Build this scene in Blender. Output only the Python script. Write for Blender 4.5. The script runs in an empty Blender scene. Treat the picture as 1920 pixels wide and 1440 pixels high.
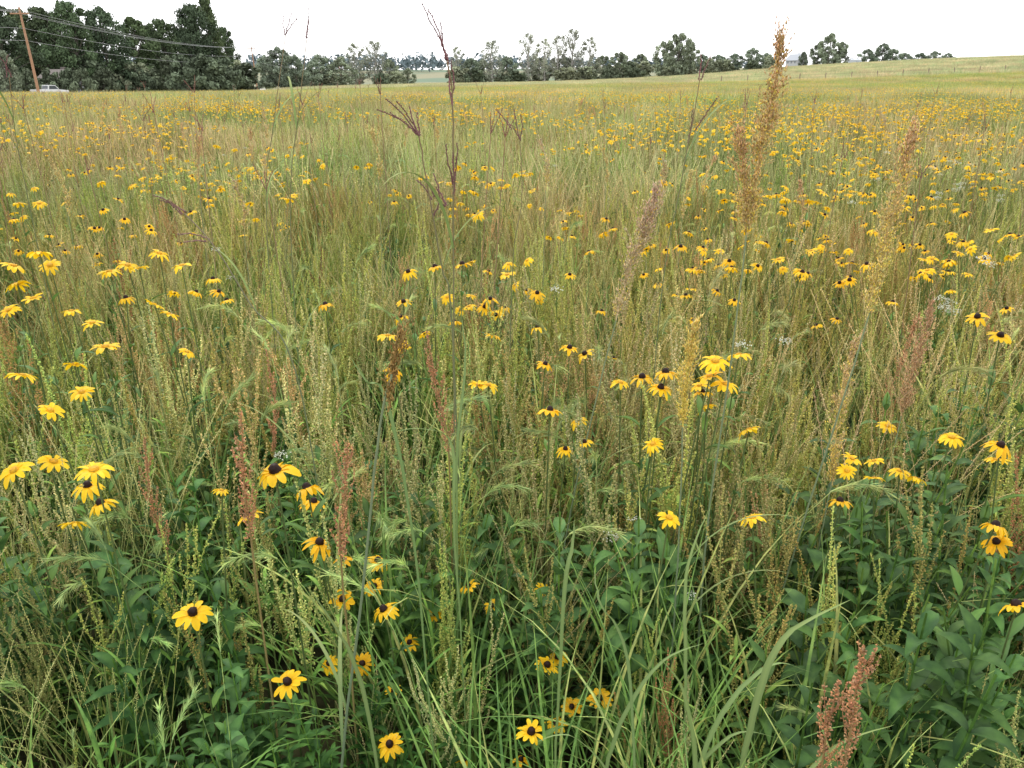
import bpy, math, random
import numpy as np
from mathutils import Vector, Matrix, noise
R = random.Random(7)
scene = bpy.context.scene
COL = scene.collection
pi = math.pi

def SS(v, a, b):
    t = max(0.0, min(1.0, (v - a) / (b - a)))
    return t * t * (3 - 2 * t)

def H(x, y):
    v = 7.2 * SS(x, 0, 160) * SS(y, 30, 260)
    v -= 1.0 * SS(y, 30, 120) * SS(-x, -20, 60)
    v += 12 * SS(y, 450, 900) * (1 - .8 * SS(x, 0, 300))
    return v

# ------------------------------------------------------------------ materials
def new_mat(name):
    m = bpy.data.materials.new(name)
    m.use_nodes = True
    nt = m.node_tree
    nt.nodes.clear()
    return m, nt, nt.nodes, nt.links

def plant_mat(name, transl=.3, rough=.6, vary=.3, drift=True, gain=1.0, spec=.25, sat=1.0, hue=.0, blotch=0):
    m, nt, N, L = new_mat(name)
    out = N.new('ShaderNodeOutputMaterial')
    at = N.new('ShaderNodeAttribute'); at.attribute_name = 'Col'
    oi = N.new('ShaderNodeObjectInfo')
    mr = N.new('ShaderNodeMapRange')
    mr.inputs['To Min'].default_value = gain * (1 - vary)
    mr.inputs['To Max'].default_value = gain * (1 + vary)
    L.new(oi.outputs['Random'], mr.inputs['Value'])
    hs = N.new('ShaderNodeHueSaturation')
    hs.inputs['Saturation'].default_value = sat
    L.new(at.outputs['Color'], hs.inputs['Color'])
    L.new(mr.outputs['Result'], hs.inputs['Value'])
    if hue > 0:
        mm = N.new('ShaderNodeMath'); mm.operation = 'MULTIPLY'; mm.inputs[1].default_value = 17.3
        fr = N.new('ShaderNodeMath'); fr.operation = 'FRACT'
        m2 = N.new('ShaderNodeMapRange'); m2.inputs['To Min'].default_value = .5 - hue; m2.inputs['To Max'].default_value = .5 + hue
        L.new(oi.outputs['Random'], mm.inputs[0]); L.new(mm.outputs[0], fr.inputs[0]); L.new(fr.outputs[0], m2.inputs['Value'])
        L.new(m2.outputs['Result'], hs.inputs['Hue'])
    col = hs.outputs['Color']
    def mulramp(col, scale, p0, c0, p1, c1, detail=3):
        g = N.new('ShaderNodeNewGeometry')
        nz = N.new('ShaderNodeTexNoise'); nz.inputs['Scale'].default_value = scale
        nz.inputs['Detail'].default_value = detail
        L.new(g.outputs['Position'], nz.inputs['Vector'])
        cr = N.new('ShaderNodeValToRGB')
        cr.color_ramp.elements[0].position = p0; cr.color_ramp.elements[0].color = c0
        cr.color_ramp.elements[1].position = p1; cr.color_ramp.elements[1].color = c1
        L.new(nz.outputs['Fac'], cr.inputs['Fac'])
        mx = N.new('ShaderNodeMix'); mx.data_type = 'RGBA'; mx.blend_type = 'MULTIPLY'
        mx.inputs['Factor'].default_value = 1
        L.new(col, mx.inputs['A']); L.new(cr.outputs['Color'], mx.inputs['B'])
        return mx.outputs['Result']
    if drift: col = mulramp(col, .22, .36, (.74, .98, .76, 1), .64, (1.13, 1.04, .97, 1))
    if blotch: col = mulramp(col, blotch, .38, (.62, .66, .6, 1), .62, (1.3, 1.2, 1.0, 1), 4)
    bs = N.new('ShaderNodeBsdfPrincipled')
    bs.inputs['Roughness'].default_value = rough
    bs.inputs['Specular IOR Level'].default_value = spec
    L.new(col, bs.inputs['Base Color'])
    if transl > 0:
        tr = N.new('ShaderNodeBsdfTranslucent')
        L.new(col, tr.inputs['Color'])
        ms = N.new('ShaderNodeMixShader'); ms.inputs[0].default_value = transl
        L.new(bs.outputs[0], ms.inputs[1]); L.new(tr.outputs[0], ms.inputs[2])
        L.new(ms.outputs[0], out.inputs['Surface'])
    else:
        L.new(bs.outputs[0], out.inputs['Surface'])
    return m

M_SEED = plant_mat('seed_stalks', 0, .8, .3, True, 1.0, .05, .95, .014)
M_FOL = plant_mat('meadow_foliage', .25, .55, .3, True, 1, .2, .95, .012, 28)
M_FAR = plant_mat('meadow_foliage_far', 0, .8, .2, True, 1.03, .05, .88)
M_PET = plant_mat('flower_petals', .35, .5, .1, False)
M_TREE = plant_mat('tree_foliage', 0, .8, .22, False, 1, .1, .95, .012)
M_HERO = plant_mat('tall_grass_material', .2, .6, .05, False)

def simple_mat(name, c, rough=.7, nscale=3, namt=.25, metallic=0):
    m, nt, N, L = new_mat(name)
    out = N.new('ShaderNodeOutputMaterial')
    bs = N.new('ShaderNodeBsdfPrincipled')
    bs.inputs['Roughness'].default_value = rough
    bs.inputs['Metallic'].default_value = metallic
    tc = N.new('ShaderNodeTexCoord')
    nz = N.new('ShaderNodeTexNoise'); nz.inputs['Scale'].default_value = nscale
    nz.inputs['Detail'].default_value = 6
    L.new(tc.outputs['Object'], nz.inputs['Vector'])
    cr = N.new('ShaderNodeValToRGB')
    cr.color_ramp.elements[0].color = tuple(v * (1 - namt) for v in c) + (1,)
    cr.color_ramp.elements[1].color = tuple(min(1, v * (1 + namt)) for v in c) + (1,)
    L.new(nz.outputs['Fac'], cr.inputs['Fac'])
    L.new(cr.outputs['Color'], bs.inputs['Base Color'])
    L.new(bs.outputs[0], out.inputs['Surface'])
    return m

# ------------------------------------------------------------------ mesh builder
class MB:
    def __init__(s):
        s.v = []; s.f = []; s.c = []
    def add(s, vs, fs, cs):
        n = len(s.v)
        s.v.extend(vs)
        for f in fs:
            s.f.append(tuple(i + n for i in f))
        if isinstance(cs, list): s.c.extend(cs)
        else: s.c.extend([cs] * len(vs))
    def arr(s):
        return (np.array(s.v, dtype=np.float64), s.f, s.c)
    def merge(s, a, x, y, z, rot, sc, scz=None, tint=(1, 1, 1)):
        V, F, Cc = a
        if scz is None: scz = sc
        c, d = math.cos(rot) * sc, math.sin(rot) * sc
        W = np.empty_like(V)
        W[:, 0] = V[:, 0] * c - V[:, 1] * d + x
        W[:, 1] = V[:, 0] * d + V[:, 1] * c + y
        W[:, 2] = V[:, 2] * scz + z
        n = len(s.v)
        s.v.extend(W.tolist())
        s.f.extend([tuple(i + n for i in f) for f in F])
        s.c.extend([(q[0] * tint[0], q[1] * tint[1], q[2] * tint[2]) for q in Cc])
    def mesh(s, name, mat, smooth=True):
        me = bpy.data.meshes.new(name)
        me.from_pydata(s.v, [], s.f)
        at = me.color_attributes.new('Col', 'FLOAT_COLOR', 'POINT')
        a = np.ones((len(s.v), 4), dtype=np.float32)
        a[:, :3] = np.array(s.c, dtype=np.float32)
        at.data.foreach_set('color', a.ravel())
        me.materials.append(mat)
        if smooth:
            me.polygons.foreach_set('use_smooth', np.ones(len(me.polygons), dtype=bool))
        me.update()
        return me

def jit(c, a=.15, rr=R):
    k = 1 + rr.uniform(-a, a)
    return (c[0] * k * (1 + rr.uniform(-a, a) * .4), c[1] * k, c[2] * k * (1 + rr.uniform(-a, a) * .4))
def mixc(a, b, t):
    return tuple(a[i] * (1 - t) + b[i] * t for i in range(3))

def curve(b, az, L, a0, a1, n, e=1.3):
    p = [tuple(b)]; x, y, z = b; st = L / n
    ca, sa = math.cos(az), math.sin(az)
    for i in range(n):
        a = a0 + (a1 - a0) * ((i + .5) / n) ** e
        x += st * math.sin(a) * ca; y += st * math.sin(a) * sa; z += st * math.cos(a)
        p.append((x, y, z))
    return p

def tube(mb, P, r0, r1, c0, c1, sides=3):
    n = len(P); vs = []; cs = []; fs = []
    for i in range(n):
        a = Vector(P[max(i - 1, 0)]); b = Vector(P[min(i + 1, n - 1)])
        d = (b - a)
        if d.length < 1e-9: d = Vector((0, 0, 1))
        d.normalize()
        u = d.cross(Vector((1, .13, .07)))
        if u.length < .05: u = d.cross(Vector((0, 1, 0)))
        u.normalize(); w = d.cross(u)
        t = i / (n - 1); r = r0 + (r1 - r0) * t; c = mixc(c0, c1, t)
        for k in range(sides):
            an = 2 * pi * k / sides
            q = Vector(P[i]) + u * (r * math.cos(an)) + w * (r * math.sin(an))
            vs.append(tuple(q)); cs.append(c)
    for i in range(n - 1):
        for k in range(sides):
            k2 = (k + 1) % sides
            fs.append((i * sides + k, i * sides + k2, (i + 1) * sides + k2, (i + 1) * sides + k))
    mb.add(vs, fs, cs)

def ribbon(mb, P, w, side, c0, c1, fold=0.0, prof=None):
    n = len(P); vs = []; cs = []; fs = []
    sx, sy = side
    m = 3 if fold else 2
    for i in range(n):
        t = i / (n - 1)
        k = (prof(t) if prof else (0.55 + 1.2 * t if t < .35 else max(.04, 1 - ((t - .35) / .65) ** 1.8)))
        h = w * .5 * k; x, y, z = P[i]; c = mixc(c0, c1, t)
        if fold:
            vs += [(x - sx * h, y - sy * h, z + h * fold), (x, y, z), (x + sx * h, y + sy * h, z + h * fold)]
            cs += [c, (c[0] * 1.25, c[1] * 1.2, c[2] * 1.15), c]
        else:
            vs += [(x - sx * h, y - sy * h, z), (x + sx * h, y + sy * h, z)]
            cs += [c, c]
    for i in range(n - 1):
        for k in range(m - 1):
            fs.append((i * m + k, i * m + k + 1, (i + 1) * m + k + 1, (i + 1) * m + k))
    mb.add(vs, fs, cs)

def bead(mb, p, d, r, l, c):
    x, y, z = p
    a = R.uniform(0, 6.28)
    vs = [(x + d[0] * l, y + d[1] * l, z + d[2] * l)]
    for k in range(3):
        an = a + k * 2.0944
        vs.append((x + r * math.cos(an), y + r * math.sin(an), z + R.uniform(-.3, .3) * r))
    vs.append((x - d[0] * l * .4, y - d[1] * l * .4, z - d[2] * l * .4))
    mb.add(vs, [(0, 1, 2), (0, 2, 3), (0, 3, 1), (4, 2, 1), (4, 3, 2), (4, 1, 3)], c)

def along(P, t):
    n = len(P) - 1
    f = min(t, .9999) * n; i = int(f); f -= i
    a, b = P[i], P[i + 1]
    return tuple(a[k] * (1 - f) + b[k] * f for k in range(3))

def plen(P):
    return sum((Vector(P[i + 1]) - Vector(P[i])).length for i in range(len(P) - 1))

def beads(mb, P, env, size, step, per, col, t0=0, j=.25):
    L = plen(P); n = max(2, int(L / step))
    for i in range(n):
        t = t0 + (1 - t0) * (i + R.uniform(-.3, .3)) / n
        t = max(0, min(1, t))
        q = along(P, t)
        e = env * (1 - .75 * t)
        for k in range(per):
            an = R.uniform(0, 6.28); rr = e * R.uniform(.3, 1)
            d = (math.cos(an) * .5, math.sin(an) * .5, R.uniform(.2, .9))
            bead(mb, (q[0] + rr * math.cos(an), q[1] + rr * math.sin(an), q[2] + R.uniform(-.5, .5) * step), d,
                 size * R.uniform(.6, 1), size * R.uniform(.9, 1.7), jit(col, j))

# palettes (linear)
OLIVE = (.43, .405, .10); STRAW = (.61, .50, .235); RUST = (.44, .21, .09); TAN = (.55, .40, .205)
GREEN = (.13, .24, .05); DGREEN = (.045, .11, .03); PALE = (.38, .47, .22)
YEL = (.95, .62, .014); YEL2 = (.90, .43, .006); CONE = (.028, .011, .007); HCONE = (.66, .36, .02)

def dock(mb, x, y, Ht, col, lod=0, stems=1, spread=.03):
    for s in range(stems):
        az = R.uniform(0, 6.28); bx = x + R.gauss(0, spread); by = y + R.gauss(0, spread)
        h = Ht * R.uniform(.7, 1.12)
        P = curve((bx, by, 0), az, h, R.uniform(0, .14), R.uniform(.0, .4), 6)
        cs_ = jit(col, .2)
        sc = mixc(cs_, (.24, .32, .08), .5)
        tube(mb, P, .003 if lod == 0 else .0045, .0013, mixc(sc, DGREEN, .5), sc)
        sz = (.0045, .0085)[lod]; st = (.0095, .024)[lod]; per = (3, 2)[lod]
        top = [along(P, .5 + .5 * i / 5) for i in range(6)]
        beads(mb, top, .0095, sz, st, per, cs_, 0, .35)
        for b in range(R.randint(4, 8)):
            t = R.uniform(.28, .8)
            q = along(P, t)
            a2 = R.uniform(0, 6.28)
            Bp = curve(q, a2, h * R.uniform(.10, .30), R.uniform(.3, .7), R.uniform(0, .25), 4, .7)
            tube(mb, Bp, .0015, .0009, sc, sc)
            beads(mb, Bp, .0075, sz * .95, st, per, jit(cs_, .12), .1, .35)
        if lod == 0:
            for b in range(6):
                q = along(P, R.uniform(.08, .6)); a2 = R.uniform(0, 6.28)
                B = curve(q, a2, R.uniform(.05, .11), .7, 1.9, 4)
                ribbon(mb, B, .013, (-math.sin(a2), math.cos(a2)), jit(GREEN), jit(mixc(GREEN, OLIVE, .4)), .3)

def tuft(mb, x, y, n, Lr, wr, col, tip, lod=0, spread=.05, lean=.5, curl=1.6):
    for i in range(n):
        az = R.uniform(0, 6.28); bx = x + R.gauss(0, spread); by = y + R.gauss(0, spread)
        L = R.uniform(*Lr); w = R.uniform(*wr)
        P = curve((bx, by, 0), az, L, R.uniform(0, lean), R.uniform(.3, curl), (8, 4)[lod], 1.6)
        a2 = az + pi / 2 + R.uniform(-.6, .6)
        c = jit(col, .25)
        if R.random() < .15: c = jit(STRAW, .2)
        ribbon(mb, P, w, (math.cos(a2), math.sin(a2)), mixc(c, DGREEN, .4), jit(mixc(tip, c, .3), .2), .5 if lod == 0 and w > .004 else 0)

def finegrass(mb, x, y, n, Hr, col, lod=0, spread=.06):
    for i in range(n):
        az = R.uniform(0, 6.28); bx = x + R.gauss(0, spread); by = y + R.gauss(0, spread)
        h = R.uniform(*Hr)
        P = curve((bx, by, 0), az, h, R.uniform(0, .25), R.uniform(.1, .8), (6, 4)[lod])
        c = jit(col, .2)
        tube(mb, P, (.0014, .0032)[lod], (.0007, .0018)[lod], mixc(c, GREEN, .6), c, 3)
        top = [along(P, .72 + .28 * k / 3) for k in range(4)]
        beads(mb, top, .008, (.0022, .005)[lod], (.009, .03)[lod], 2, c)

def wildrye(mb, x, y, n, Hr, lod=0):
    for i in range(n):
        az = R.uniform(0, 6.28); bx = x + R.gauss(0, .08); by = y + R.gauss(0, .08)
        h = R.uniform(*Hr); c = jit(PALE, .2)
        P = curve((bx, by, 0), az, h, R.uniform(0, .2), R.uniform(.2, .8), 6)
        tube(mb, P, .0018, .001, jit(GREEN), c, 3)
        Hd = curve(P[-1], az, R.uniform(.08, .14), R.uniform(.4, 1.0), R.uniform(1.2, 2.5), 7, 1)
        tube(mb, Hd, .0025, .001, c, c, 3)
        sp_ = R.uniform(.4, .75)
        for k in range((80, 22)[lod]):
            t = R.uniform(0, 1); q = along(Hd, t); q2 = along(Hd, min(1, t + .1))
            d = Vector(q2) - Vector(q)
            if d.length < 1e-6: d = Vector((0, 0, -1))
            d.normalize()
            o = Vector((R.gauss(0, 1), R.gauss(0, 1), R.gauss(0, 1))).normalized()
            e = (d * 1.0 + o * sp_).normalized()
            l = R.uniform(.025, .05)
            sd = e.cross(o)
            if sd.length < 1e-4: continue
            sd.normalize(); w = (.0010, .0024)[lod]
            qv = Vector(q); m = qv + e * l * .3; tip = qv + e * l + Vector((0, 0, -.004))
            cc = jit(c, .25)
            mb.add([tuple(qv), tuple(m + sd * w), tuple(tip), tuple(m - sd * w)], [(0, 1, 2, 3)],
                   [cc, cc, mixc(cc, STRAW, .4), cc])
        for k in range(3):
            q = along(P, R.uniform(.1, .6)); a2 = R.uniform(0, 6.28)
            B = curve(q, a2, R.uniform(.12, .25), .5, 2.0, (7, 4)[lod])
            ribbon(mb, B, .008, (-math.sin(a2), math.cos(a2)), jit(GREEN), jit(GREEN), .4)

def leaf(mb, q, az, L, w, col, droop=.6, a0=.8):
    P = curve(q, az, L, a0, a0 + droop + R.uniform(0, .5), 6)
    ribbon(mb, P, w, (-math.sin(az), math.cos(az)), jit(col, .25), jit(mixc(col, GREEN, .3), .25), R.uniform(.2, .7),
           lambda t: max(.05, math.sin(pi * min(1, (t * .93 + .04)) ** .72) ** 1.05) * R.uniform(.9, 1.1))

def forb(mb, x, y, Ht, col, n=9, lw=.035, ll=.09):
    P = curve((x, y, 0), R.uniform(0, 6.28), Ht, R.uniform(0, .2), R.uniform(0, .3), 5)
    tube(mb, P, .003, .0018, jit(GREEN), jit(GREEN), 4)
    a = R.uniform(0, 6.28)
    for i in range(n):
        t = .15 + .85 * i / n; a += pi / 2 + R.uniform(-.3, .3)
        for s in (0, pi):
            k = R.uniform(.5, 1.15) * (1.1 - .5 * abs(t - .5))
            leaf(mb, along(P, t), a + s, ll * k, lw * k, col, R.uniform(.3, 1.2), R.uniform(.5, 1.3))

def flower(mb, p, nrm, r, kind, lod=0, droop=None):
    n = Vector(nrm).normalized(); u = n.cross(Vector((.3, 1, .2))).normalized(); w = n.cross(u)
    p = Vector(p); N = R.randint(10, 14) if lod < 2 else 6
    if droop is None: droop = R.uniform(.05, .55)
    ph = R.uniform(0, 6.28)
    r0 = r * .2
    base = YEL if kind == 'H' else mixc(YEL, YEL2, R.uniform(0, .6))
    for k in range(N):
        if lod == 0 and R.random() < .05: continue
        a = ph + 2 * pi * k / N + R.uniform(-.12, .12)
        d = u * math.cos(a) + w * math.sin(a); s = n.cross(d)
        L = r * R.uniform(.8, 1.07); wd = 2 * pi * r / N * R.uniform(.55, .85) * .92
        dr = droop + R.uniform(-.2, .25); tw = R.uniform(-.35, .35)
        st = [(0, .45), (.4, .95), (.75, .9), (.93, .55), (1, .2)] if lod == 0 else ([(0, .6), (.6, 1), (1, .3)] if lod == 1 else [(0, .7), (1, .7)])
        vs = []; cs = []; fs = []
        c = jit(base, .08)
        for (t, k2) in st:
            q = p + d * (r0 + (L - r0) * t) - n * (dr * t * t * L) + n * (.1 * r * math.sin(t * pi))
            h = wd * .5 * k2
            ss = (s + n * tw * t).normalized()
            cc = mixc(mixc(c, YEL2, .45), c, min(1, t * 1.6))
            if lod == 0:
                vs += [tuple(q - ss * h), tuple(q - n * h * .25), tuple(q + ss * h)]
                cs += [cc, (cc[0] * .9, cc[1] * .9, cc[2]), cc]
            else:
                vs += [tuple(q - ss * h), tuple(q + ss * h)]; cs += [cc, cc]
        m = 3 if lod == 0 else 2
        for i in range(len(st) - 1):
            for j2 in range(m - 1):
                fs.append((i * m + j2, i * m + j2 + 1, (i + 1) * m + j2 + 1, (i + 1) * m + j2))
        mb.add(vs, fs, cs)
    cr = r * (.27 if kind == 'R' else .24); ch = r * (.34 if kind == 'R' else .14)
    cc = CONE if kind == 'R' else HCONE
    sg, rg = ((10, 5), (6, 3), (4, 2))[lod]
    vs = []; cs = []; fs = []
    for i in range(rg):
        t = i / rg; rr = cr * math.cos(t * pi / 2) ** .7; z = ch * math.sin(t * pi / 2)
        for k in range(sg):
            a = 2 * pi * k / sg + i * .3
            f = 1 + (R.uniform(-.12, .12) if lod == 0 else 0)
            vs.append(tuple(p + (u * math.cos(a) + w * math.sin(a)) * rr * f + n * (z + .02 * r))); cs.append(jit(cc, .3))
    vs.append(tuple(p + n * (ch + .02 * r))); cs.append(cc)
    for i in range(rg - 1):
        for k in range(sg):
            k2 = (k + 1) % sg
            fs.append((i * sg + k, i * sg + k2, (i + 1) * sg + k2, (i + 1) * sg + k))
    for k in range(sg): fs.append(((rg - 1) * sg + k, (rg - 1) * sg + (k + 1) % sg, len(vs) - 1))
    mb.add(vs, fs, cs)

def fl_norm(spread=.5):
    return (R.gauss(0, spread), R.gauss(-.12, spread), 1.0)

def flowerplant(mb, Ht, nf, kind, lod=0, r=None):
    az = R.uniform(0, 6.28)
    P = curve((0, 0, 0), az, Ht * .6, R.uniform(0, .15), R.uniform(0, .2), 4)
    sc = (.16, .22, .06)
    tube(mb, P, .003, .0024, sc, sc, 3)
    for i in range(nf):
        a = R.uniform(0, 6.28)
        q = along(P, R.uniform(.6, 1)) if i else P[-1]
        h = Ht - q[2]
        B = curve(q, a, h * R.uniform(.75, 1.15), R.uniform(.15, .6), R.uniform(0, .3), 4)
        tube(mb, B, .002, .0018, sc, sc, 3)
        flower(mb, B[-1], fl_norm(.35), (r or R.uniform(.026, .035)), kind, lod)
        if lod == 0: leaf(mb, along(B, .3), R.uniform(0, 6.28), .05, .014, GREEN)
    if lod < 2:
        for i in range(7):
            t = R.uniform(.1, .95)
            leaf(mb, along(P, t), R.uniform(0, 6.28), R.uniform(.06, .11), R.uniform(.016, .026), mixc(GREEN, DGREEN, .4))

def whitecluster(mb, Ht, heads=1):
    P = curve((0, 0, 0), R.uniform(0, 6.28), Ht * .8, .05, .2, 4)
    tube(mb, P, .002, .0015, GREEN, GREEN, 3)
    for hh in range(heads):
        B = curve(P[-1 if hh == 0 else -2], R.uniform(0, 6.28), Ht * R.uniform(.14, .26), .1 if heads == 1 else R.uniform(.2, .8), .1, 3)
        tube(mb, B, .0015, .001, GREEN, GREEN, 3)
        for i in range(34):
            q = B[-1]; s = R.uniform(.0026, .004)
            a = R.uniform(0, 6.28); rr = .028 * math.sqrt(R.random())
            c = (q[0] + rr * math.cos(a), q[1] + rr * math.sin(a), q[2] + .01 - rr * .3 + R.uniform(-.009, .009))
            bead(mb, c, (0, 0, 1), s, s, jit((.72, .73, .60), .15))
    for i in range(6): leaf(mb, along(P, R.uniform(.1, .9)), R.uniform(0, 6.28), .06, .012, GREEN)

# ------------------------------------------------------------------ scatter with geometry nodes
def scatter(name, pts, protos, mat):
    """one object; every point carries a plant of the prototype collection"""
    pc = bpy.data.collections.new(name + '_kinds')
    for i, mb in enumerate(protos):
        me = mb.mesh('%s_kind_%02d' % (name, i), mat[i] if isinstance(mat, list) else mat)
        ob = bpy.data.objects.new('%s_kind_%02d' % (name, i), me)
        pc.objects.link(ob)
    me = bpy.data.meshes.new(name)
    me.from_pydata([p[0] for p in pts], [], [])
    a = me.attributes.new('rot', 'FLOAT_VECTOR', 'POINT'); a.data.foreach_set('vector', np.array([p[1] for p in pts], dtype=np.float32).ravel())
    a = me.attributes.new('scl', 'FLOAT_VECTOR', 'POINT'); a.data.foreach_set('vector', np.array([p[2] for p in pts], dtype=np.float32).ravel())
    a = me.attributes.new('idx', 'INT', 'POINT'); a.data.foreach_set('value', np.array([p[3] for p in pts], dtype=np.int32))
    ob = bpy.data.objects.new(name, me); COL.objects.link(ob)
    ng = bpy.data.node_groups.new(name + '_gn', 'GeometryNodeTree')
    ng.interface.new_socket('Geometry', in_out='INPUT', socket_type='NodeSocketGeometry')
    ng.interface.new_socket('Geometry', in_out='OUTPUT', socket_type='NodeSocketGeometry')
    N, L = ng.nodes, ng.links
    gi = N.new('NodeGroupInput'); go = N.new('NodeGroupOutput')
    ip = N.new('GeometryNodeInstanceOnPoints'); ci = N.new('GeometryNodeCollectionInfo')
    ci.inputs['Collection'].default_value = pc
    ci.inputs['Separate Children'].default_value = True
    ci.inputs['Reset Children'].default_value = True
    def att(nm, t):
        n = N.new('GeometryNodeInputNamedAttribute'); n.data_type = t; n.inputs['Name'].default_value = nm
        return n.outputs[0]
    L.new(gi.outputs[0], ip.inputs['Points']); L.new(ci.outputs[0], ip.inputs['Instance'])
    ip.inputs['Pick Instance'].default_value = True
    L.new(att('idx', 'INT'), ip.inputs['Instance Index'])
    L.new(att('rot', 'FLOAT_VECTOR'), ip.inputs['Rotation'])
    L.new(att('scl', 'FLOAT_VECTOR'), ip.inputs['Scale'])
    L.new(ip.outputs[0], go.inputs[0])
    md = ob.modifiers.new('scatter', 'NODES'); md.node_group = ng
    return ob

def pt(x, y, s, idx, tilt=.08, sz=None):
    return ((x, y, H(x, y)), (R.gauss(0, tilt), R.gauss(0, tilt), R.uniform(0, 6.28)), (s, s, sz or s), idx)

def nz(x, y, s, o=0):
    return noise.noise(Vector((x * s + o, y * s - o, o * 1.7)))

# ---- near kinds
def mk(fn, *a, **k):
    m = MB(); fn(m, *a, **k); return m

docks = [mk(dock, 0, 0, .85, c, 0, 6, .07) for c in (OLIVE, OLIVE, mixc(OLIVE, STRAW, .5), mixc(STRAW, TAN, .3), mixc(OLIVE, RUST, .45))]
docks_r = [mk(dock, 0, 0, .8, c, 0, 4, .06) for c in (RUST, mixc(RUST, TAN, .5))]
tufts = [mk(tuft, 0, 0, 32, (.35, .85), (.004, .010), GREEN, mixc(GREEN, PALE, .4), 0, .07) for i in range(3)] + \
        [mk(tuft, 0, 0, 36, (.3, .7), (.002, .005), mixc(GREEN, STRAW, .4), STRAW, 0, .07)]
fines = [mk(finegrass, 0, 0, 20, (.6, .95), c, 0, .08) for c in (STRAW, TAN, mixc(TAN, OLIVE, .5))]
ryes = [mk(wildrye, 0, 0, 4, (.5, .85)) for i in range(4)]
forbs = []
FC = [DGREEN, (.055, .12, .04), mixc(DGREEN, GREEN, .5), GREEN, (.050, .11, .045)]
for i in range(5):
    m = MB()
    for k in range(4):
        forb(m, R.gauss(0, .08), R.gauss(0, .08), R.uniform(.3, .6), FC[i], 10,
             lw=(.022, .028, .018, .014, .034)[i], ll=(.075, .08, .075, .07, .085)[i])
    forbs.append(m)
near = docks + docks_r + tufts + fines + ryes + forbs
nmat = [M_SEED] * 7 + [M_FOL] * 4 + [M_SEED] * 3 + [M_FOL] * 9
iD, iDR, iT, iF, iR, iB = 0, 5, 7, 11, 14, 18
# low-growing flowers stand in small openings of the grass
LOW = [(-.26, 1.41), (.04, 1.38), (.10, 1.55), (.20, 1.55), (.14, 1.58), (.08, 1.59), (-.28, 1.61), (-.36, 1.66), (-.25, 1.70), (-.28, 1.55), (-.46, 1.4), (-.11, 1.49), (-.65, 1.44), (.02, 1.49), (-.44, 1.66), (.08, 1.81)]
def opening(x, y):
    for (a, b) in LOW:
        t = y / b
        if .5 < t < 1.0 and abs(x - a * t) < .075: return True
    return False
pts = []
y = .95
while y < 7.6:
    hw = .72 * y + 1.3
    n = int(2 * hw * .1 * 66)
    for k in range(n):
        x = R.uniform(-hw, hw); yy = y + R.uniform(0, .1)
        u = R.random()
        g = nz(x, yy, .9, 3.1)
        near_k = SS(yy, .9, 2.4)
        hs = .60 + .40 * near_k
        grn = .62 + g * 1.4 - .3 * SS(yy, 2.8, 7) + (.3 if (x > .6 and yy < 2.4) else 0)
        hd = opening(x, yy)
        if u < .42:
            if R.random() < grn * .38: continue
            idx = iD + R.randrange(5) if R.random() > .11 else iDR + R.randrange(2)
            s = R.uniform(.7, 1.12) * hs
        elif u < .62: idx = iT + R.randrange(4); s = R.uniform(.7, 1.2) * hs
        elif u < .71: idx = iF + R.randrange(3); s = R.uniform(.8, 1.1) * hs
        elif u < .755: idx = iR + R.randrange(4); s = R.uniform(.7, 1.15) * hs
        else:
            if R.random() > grn + .35: continue
            idx = iB + R.randrange(5); s = R.uniform(.55, 1.15) * hs
        if hd:
            if idx < iB and R.random() < .75: continue
            s *= .55
        pts.append(pt(x, yy, s, idx))
    y += .1
# stands of broader dark leaves, of wild rye and of long green blades
for (cx, cy, sx, sy, n, s0, kinds) in [(.98, 1.65, .16, .28, 24, 1.1, (18, 19, 22)), (.42, 1.75, .10, .12, 7, 1.05, (19, 22)), (-.55, 1.35, .14, .12, 11, .85, (18, 22)),
        (-.15, 1.45, .16, .10, 7, .6, (18, 20)), (-.30, 2.1, .3, .2, 12, 1.0, (18, 19, 20)), (.25, 2.0, .2, .2, 9, 1.0, (18, 19, 20)), (1.3, 2.3, .2, .3, 12, 1.1, (19, 22)), (-1.1, 2.1, .2, .3, 12, 1.1, (18, 22)),
        (-.55, 1.3, .2, .15, 4, .8, (14, 15, 16, 17)), (.28, 1.15, .12, .12, 8, .85, (7, 8, 9)), (.75, 1.35, .15, .15, 5, .9, (7, 8)), (-.1, 1.9, .3, .2, 8, .95, (7, 8, 9)), (-.2, 2.4, .4, .4, 6, 1.0, (14, 15, 17)), (.7, 2.6, .4, .4, 6, 1.0, (14, 15, 17))]:
    for k in range(n):
        pts.append(pt(cx + R.gauss(0, sx), cy + R.gauss(0, sy), s0 * R.uniform(.8, 1.2), R.choice(kinds), .1))
scatter('prairie_grass', pts, near, nmat)

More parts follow.
